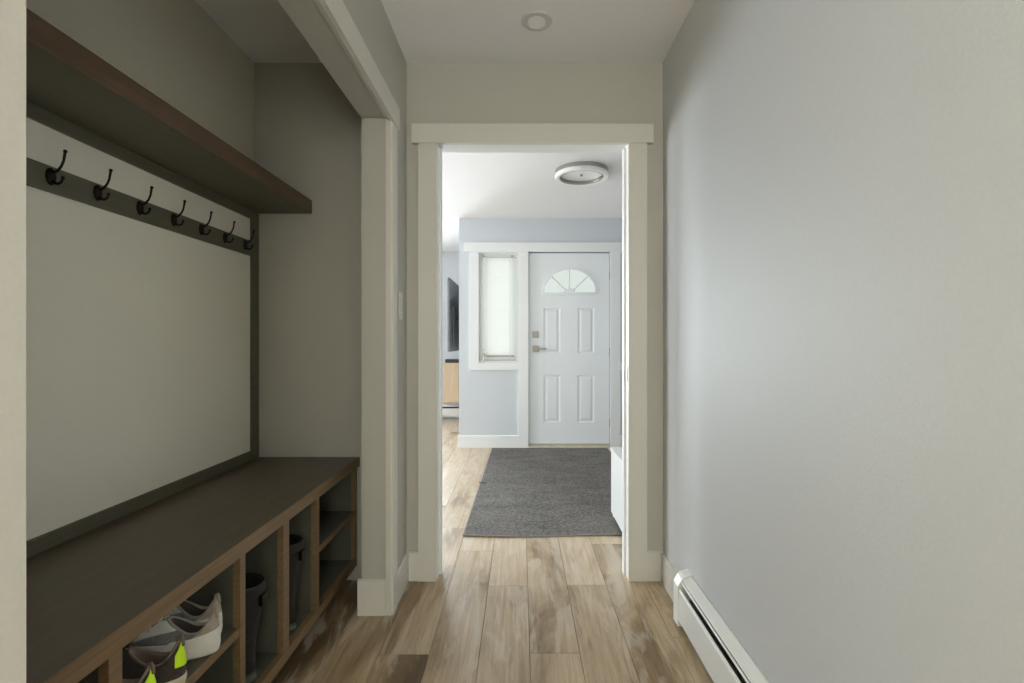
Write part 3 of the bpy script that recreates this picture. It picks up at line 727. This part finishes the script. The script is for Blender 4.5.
# ------------------------------------------------------------------ boots
def build_boot(label, loc, rot, hgt, lean, group):
    t_ = thing('rubber_boot', label, 'boot', (0,0,0), group)
    L=.27; NA=36
    def ring(z, xh, xt, hw, p=.8):
        R=[]
        for k in range(NA):
            a=2*PI*k/NA; c=math.cos(a); sn=math.sin(a); t=(1-c)/2
            x=xh+(xt-xh)*t; w_=hw*(0.88+.2*t) if xt-xh>.18 else hw
            R.append(Vector((x - lean*max(0,z-.08)/.25, w_*abs(sn)**p*(1 if sn>=0 else -1), z)))
        return R
    b=MB().rings([ring(0,.002,L-.006,.042),ring(.004,-.003,L+.002,.046),ring(.016,-.003,L+.003,.047),ring(.022,.0,L,.044)])
    o=obj('sole', b, 'boot_sole', t_); subsurf(o,1)
    rs=[ring(.020,0,L,.044),ring(.035,-.002,L-.002,.045),ring(.055,.0,L-.020,.044),ring(.075,.001,L-.065,.041),ring(.095,.003,L-.110,.039,.9),ring(.120,.003,.128,.040,1),
        ring(.16,-.001,.118,.046,1),ring(.21,-.006,.126,.053,1),ring(hgt-.03,-.008,.134,.057,1),ring(hgt,-.007,.136,.058,1),ring(hgt-.001,-.003,.132,.054,1),ring(hgt-.05,.0,.128,.051,1),ring(.13,.012,.122,.038,1)]
    o=obj('shaft', MB().rings(rs), 'rubber', t_); subsurf(o,1)
    o=obj('cuff', MB().rings([ring(hgt-.034,-.009,.137,.0600,1),ring(hgt-.033,-.011,.139,.062,1),ring(hgt-.004,-.012,.140,.063,1),ring(hgt+.003,-.0095,.138,.0605,1),ring(hgt+.002,-.006,.135,.057,1)],cap0=False,cap1=False), 'boot_band', t_); subsurf(o,1)
    bx=-.014-lean*max(0,hgt-.10)/.25
    obj('buckle', MB().box(bx-.006, bx+.006, -.014, .014, hgt-.062, hgt-.030, .003), 'bronze', t_)
    t_.location=loc; t_.rotation_euler=(0,0,rot); return t_
gb='pair of black boots in the tall bench cubbies'
build_boot('black rubber boot in the tall cubby beside the shoe shelf', (-.797, 1.495, .1035), PI-.10, .293, .018, gb)
build_boot('black rubber boot in the tall cubby farther from the shoes', (-.797, 1.762, .1035), PI-.06, .312, .015, gb)

# ------------------------------------------------------------------ rug
rg_ = thing('rug', 'charcoal woven runner rug in front of the white front door', 'rug', (.25, 4.0, 0))
rm = MB(); nx, ny = 24, 40
x0a,x1a,y0a,y1a = -.332, .90, 2.875, 5.235
def rp(u,v,z):
    x = x0a+(x1a-x0a)*u + .03*v*(1-u); y = y0a+(y1a-y0a)*v - .012*math.sin(u*7)*(1-v)**6
    return Vector((x,y, z + .0025*math.sin(u*9+1)*max(0,1-v*8) ))
top=[[rm.bm.verts.new(rp(i/nx,j/ny,.009)) for j in range(ny+1)] for i in range(nx+1)]
bot=[[rm.bm.verts.new(rp(i/nx,j/ny,.0005)) for j in range(ny+1)] for i in range(nx+1)]
for i in range(nx):
    for j in range(ny):
        rm.bm.faces.new((top[i][j],top[i+1][j],top[i+1][j+1],top[i][j+1])); rm.bm.faces.new((bot[i][j],bot[i][j+1],bot[i+1][j+1],bot[i+1][j]))
for i in range(nx):
    for j in (0,ny): rm.bm.faces.new((top[i][j],bot[i][j],bot[i+1][j],top[i+1][j]))
for j in range(ny):
    for i in (0,nx): rm.bm.faces.new((top[i][j],top[i][j+1],bot[i][j+1],bot[i][j]))
obj('pile', rm, 'rug', rg_)
bn = MB()
bn.tube([rp(i/nx,0,.0055)+Vector((0,-.002,0)) for i in range(nx+1)], .0045, 8).tube([rp(0,j/ny,.0055) for j in range(ny+1)], .0045, 8).tube([rp(i/nx,1,.0055) for i in range(nx+1)], .0045, 8).tube([rp(1,j/ny,.0055) for j in range(ny+1)], .0045, 8)
obj('binding', bn, 'rug_edge', rg_, smooth=1)
obj('corner_tag', MB().box(-.33, -.27, 3.93, 3.96, .0095, .012, .0005), 'black_plastic', rg_)

# ------------------------------------------------------------------ low white cabinet just past the doorway
cb_ = thing('white_cabinet', 'low white cabinet against the right side just past the doorway', 'cabinet', (.8, 2.9, 0))
obj('body', MB().box(.578, 1.05, 2.56, 3.21, .03, .425, .002), 'white_box', cb_)
obj('cabinet_top', MB().box(.572, 1.055, 2.55, 3.215, .425, .443, .003), 'white_box', cb_)
for x_ in (.60, 1.03):
    for y_ in (2.60, 2.845, 3.17):
        zf = .0098 if (y_ > 3 and x_ < .9) else 0
        obj('foot', MB().lathe([(.016,zf),(.018,zf+.004),(.018,.03)], (x_,y_,0), 16), 'white_box', cb_)

# ------------------------------------------------------------------ living room glimpse
tv = thing('television', 'dark flat television on a bracket, seen at a sharp angle beyond the foyer', 'television', (-.85, 6.6, 1.45))
obj('casing', MB().box(-.872, -.848, 5.93, 7.22, 1.0, 1.885, .006), 'tv_back', tv)
obj('screen', MB().box(-.8745, -.872, 5.945, 7.205, 1.015, 1.87), 'black_plastic', tv)
obj('rear_bulge', MB().box(-.848, -.828, 6.2, 6.95, 1.08, 1.55, .008), 'tv_back', tv)
obj('wall_bracket', MB().box(-.828, -.66, 6.5, 6.6, 1.40, 1.46, .003).box(-.67, -.6575, 6.40, 6.70, 1.28, 1.58, .002), 'black_plastic', tv)
kc = thing('oak_cabinet', 'light oak cabinet hung low on the living room far wall', 'cabinet', (-.9, 7.2, .26))
xl_ = X(443.2, 7.0)
obj('body', MB().box(xl_, -.675, 7.02, 7.297, .265, .825, .002), 'oak', kc)
obj('door', MB().box(xl_+.003, -.88, 7.0, 7.02, .27, .82, .002), 'oak', kc)
obj('door', MB().box(-.876, -.678, 7.0, 7.02, .27, .82, .002), 'oak', kc)
sb = MB().box(X(444.5,7.0), -.68, 7.04, 7.16, .8255, .875, .012)
o = obj('speaker_bar', sb, 'black_plastic', smooth=.6); o['label']='small black speaker box lying on top of the oak cabinet'; o['category']='speaker'

# living room windows that bring the daylight in, plus invented hall windows for fill
def plain_window(n, axis, a0, a1, c0, c1, z0, z1):
    b = MB(); g_=MB(); mid=(a0+a1)/2; w5=.05
    def bx(u0,u1,zz0,zz1,t0,t1,mb):
        if axis=='X': mb.box(u0,u1,t0,t1,zz0,zz1)
        else: mb.box(t0,t1,u0,u1,zz0,zz1)
    cm=(c0+c1)/2
    bx(a0,a0+w5,z0,z1,c0,c1,b); bx(a1-w5,a1,z0,z1,c0,c1,b); bx(mid-w5/2,mid+w5/2,z0+w5,z1-w5,c0,c1,b)
    bx(a0+w5,a1-w5,z0,z0+w5,c0,c1,b); bx(a0+w5,a1-w5,z1-w5,z1,c0,c1,b)
    o=struct('window_%d'%n, b, 'trim_foyer')
    bx(a0+w5,mid-w5/2,z0+w5,z1-w5,cm-.003,cm+.003,g_); bx(mid+w5/2,a1-w5,z0+w5,z1-w5,cm-.003,cm+.003,g_)
    obj('glass_pane', g_, 'glass', o)
plain_window(3,'X',-3.7,-1.3,7.305,7.35,.25,2.25)
plain_window(4,'Y',3.1,5.3,-4.55,-4.505,.65,2.05)
plain_window(5,'Y',-1.7,-.6,.675,.715,.6,2.1)  # unseen, invented to hold the added fill on the right
plain_window(6,'X',-.44,.56,-2.36,-2.31,.8,2.1)  # likewise unseen, made up for the fill lamp at the hall's back end
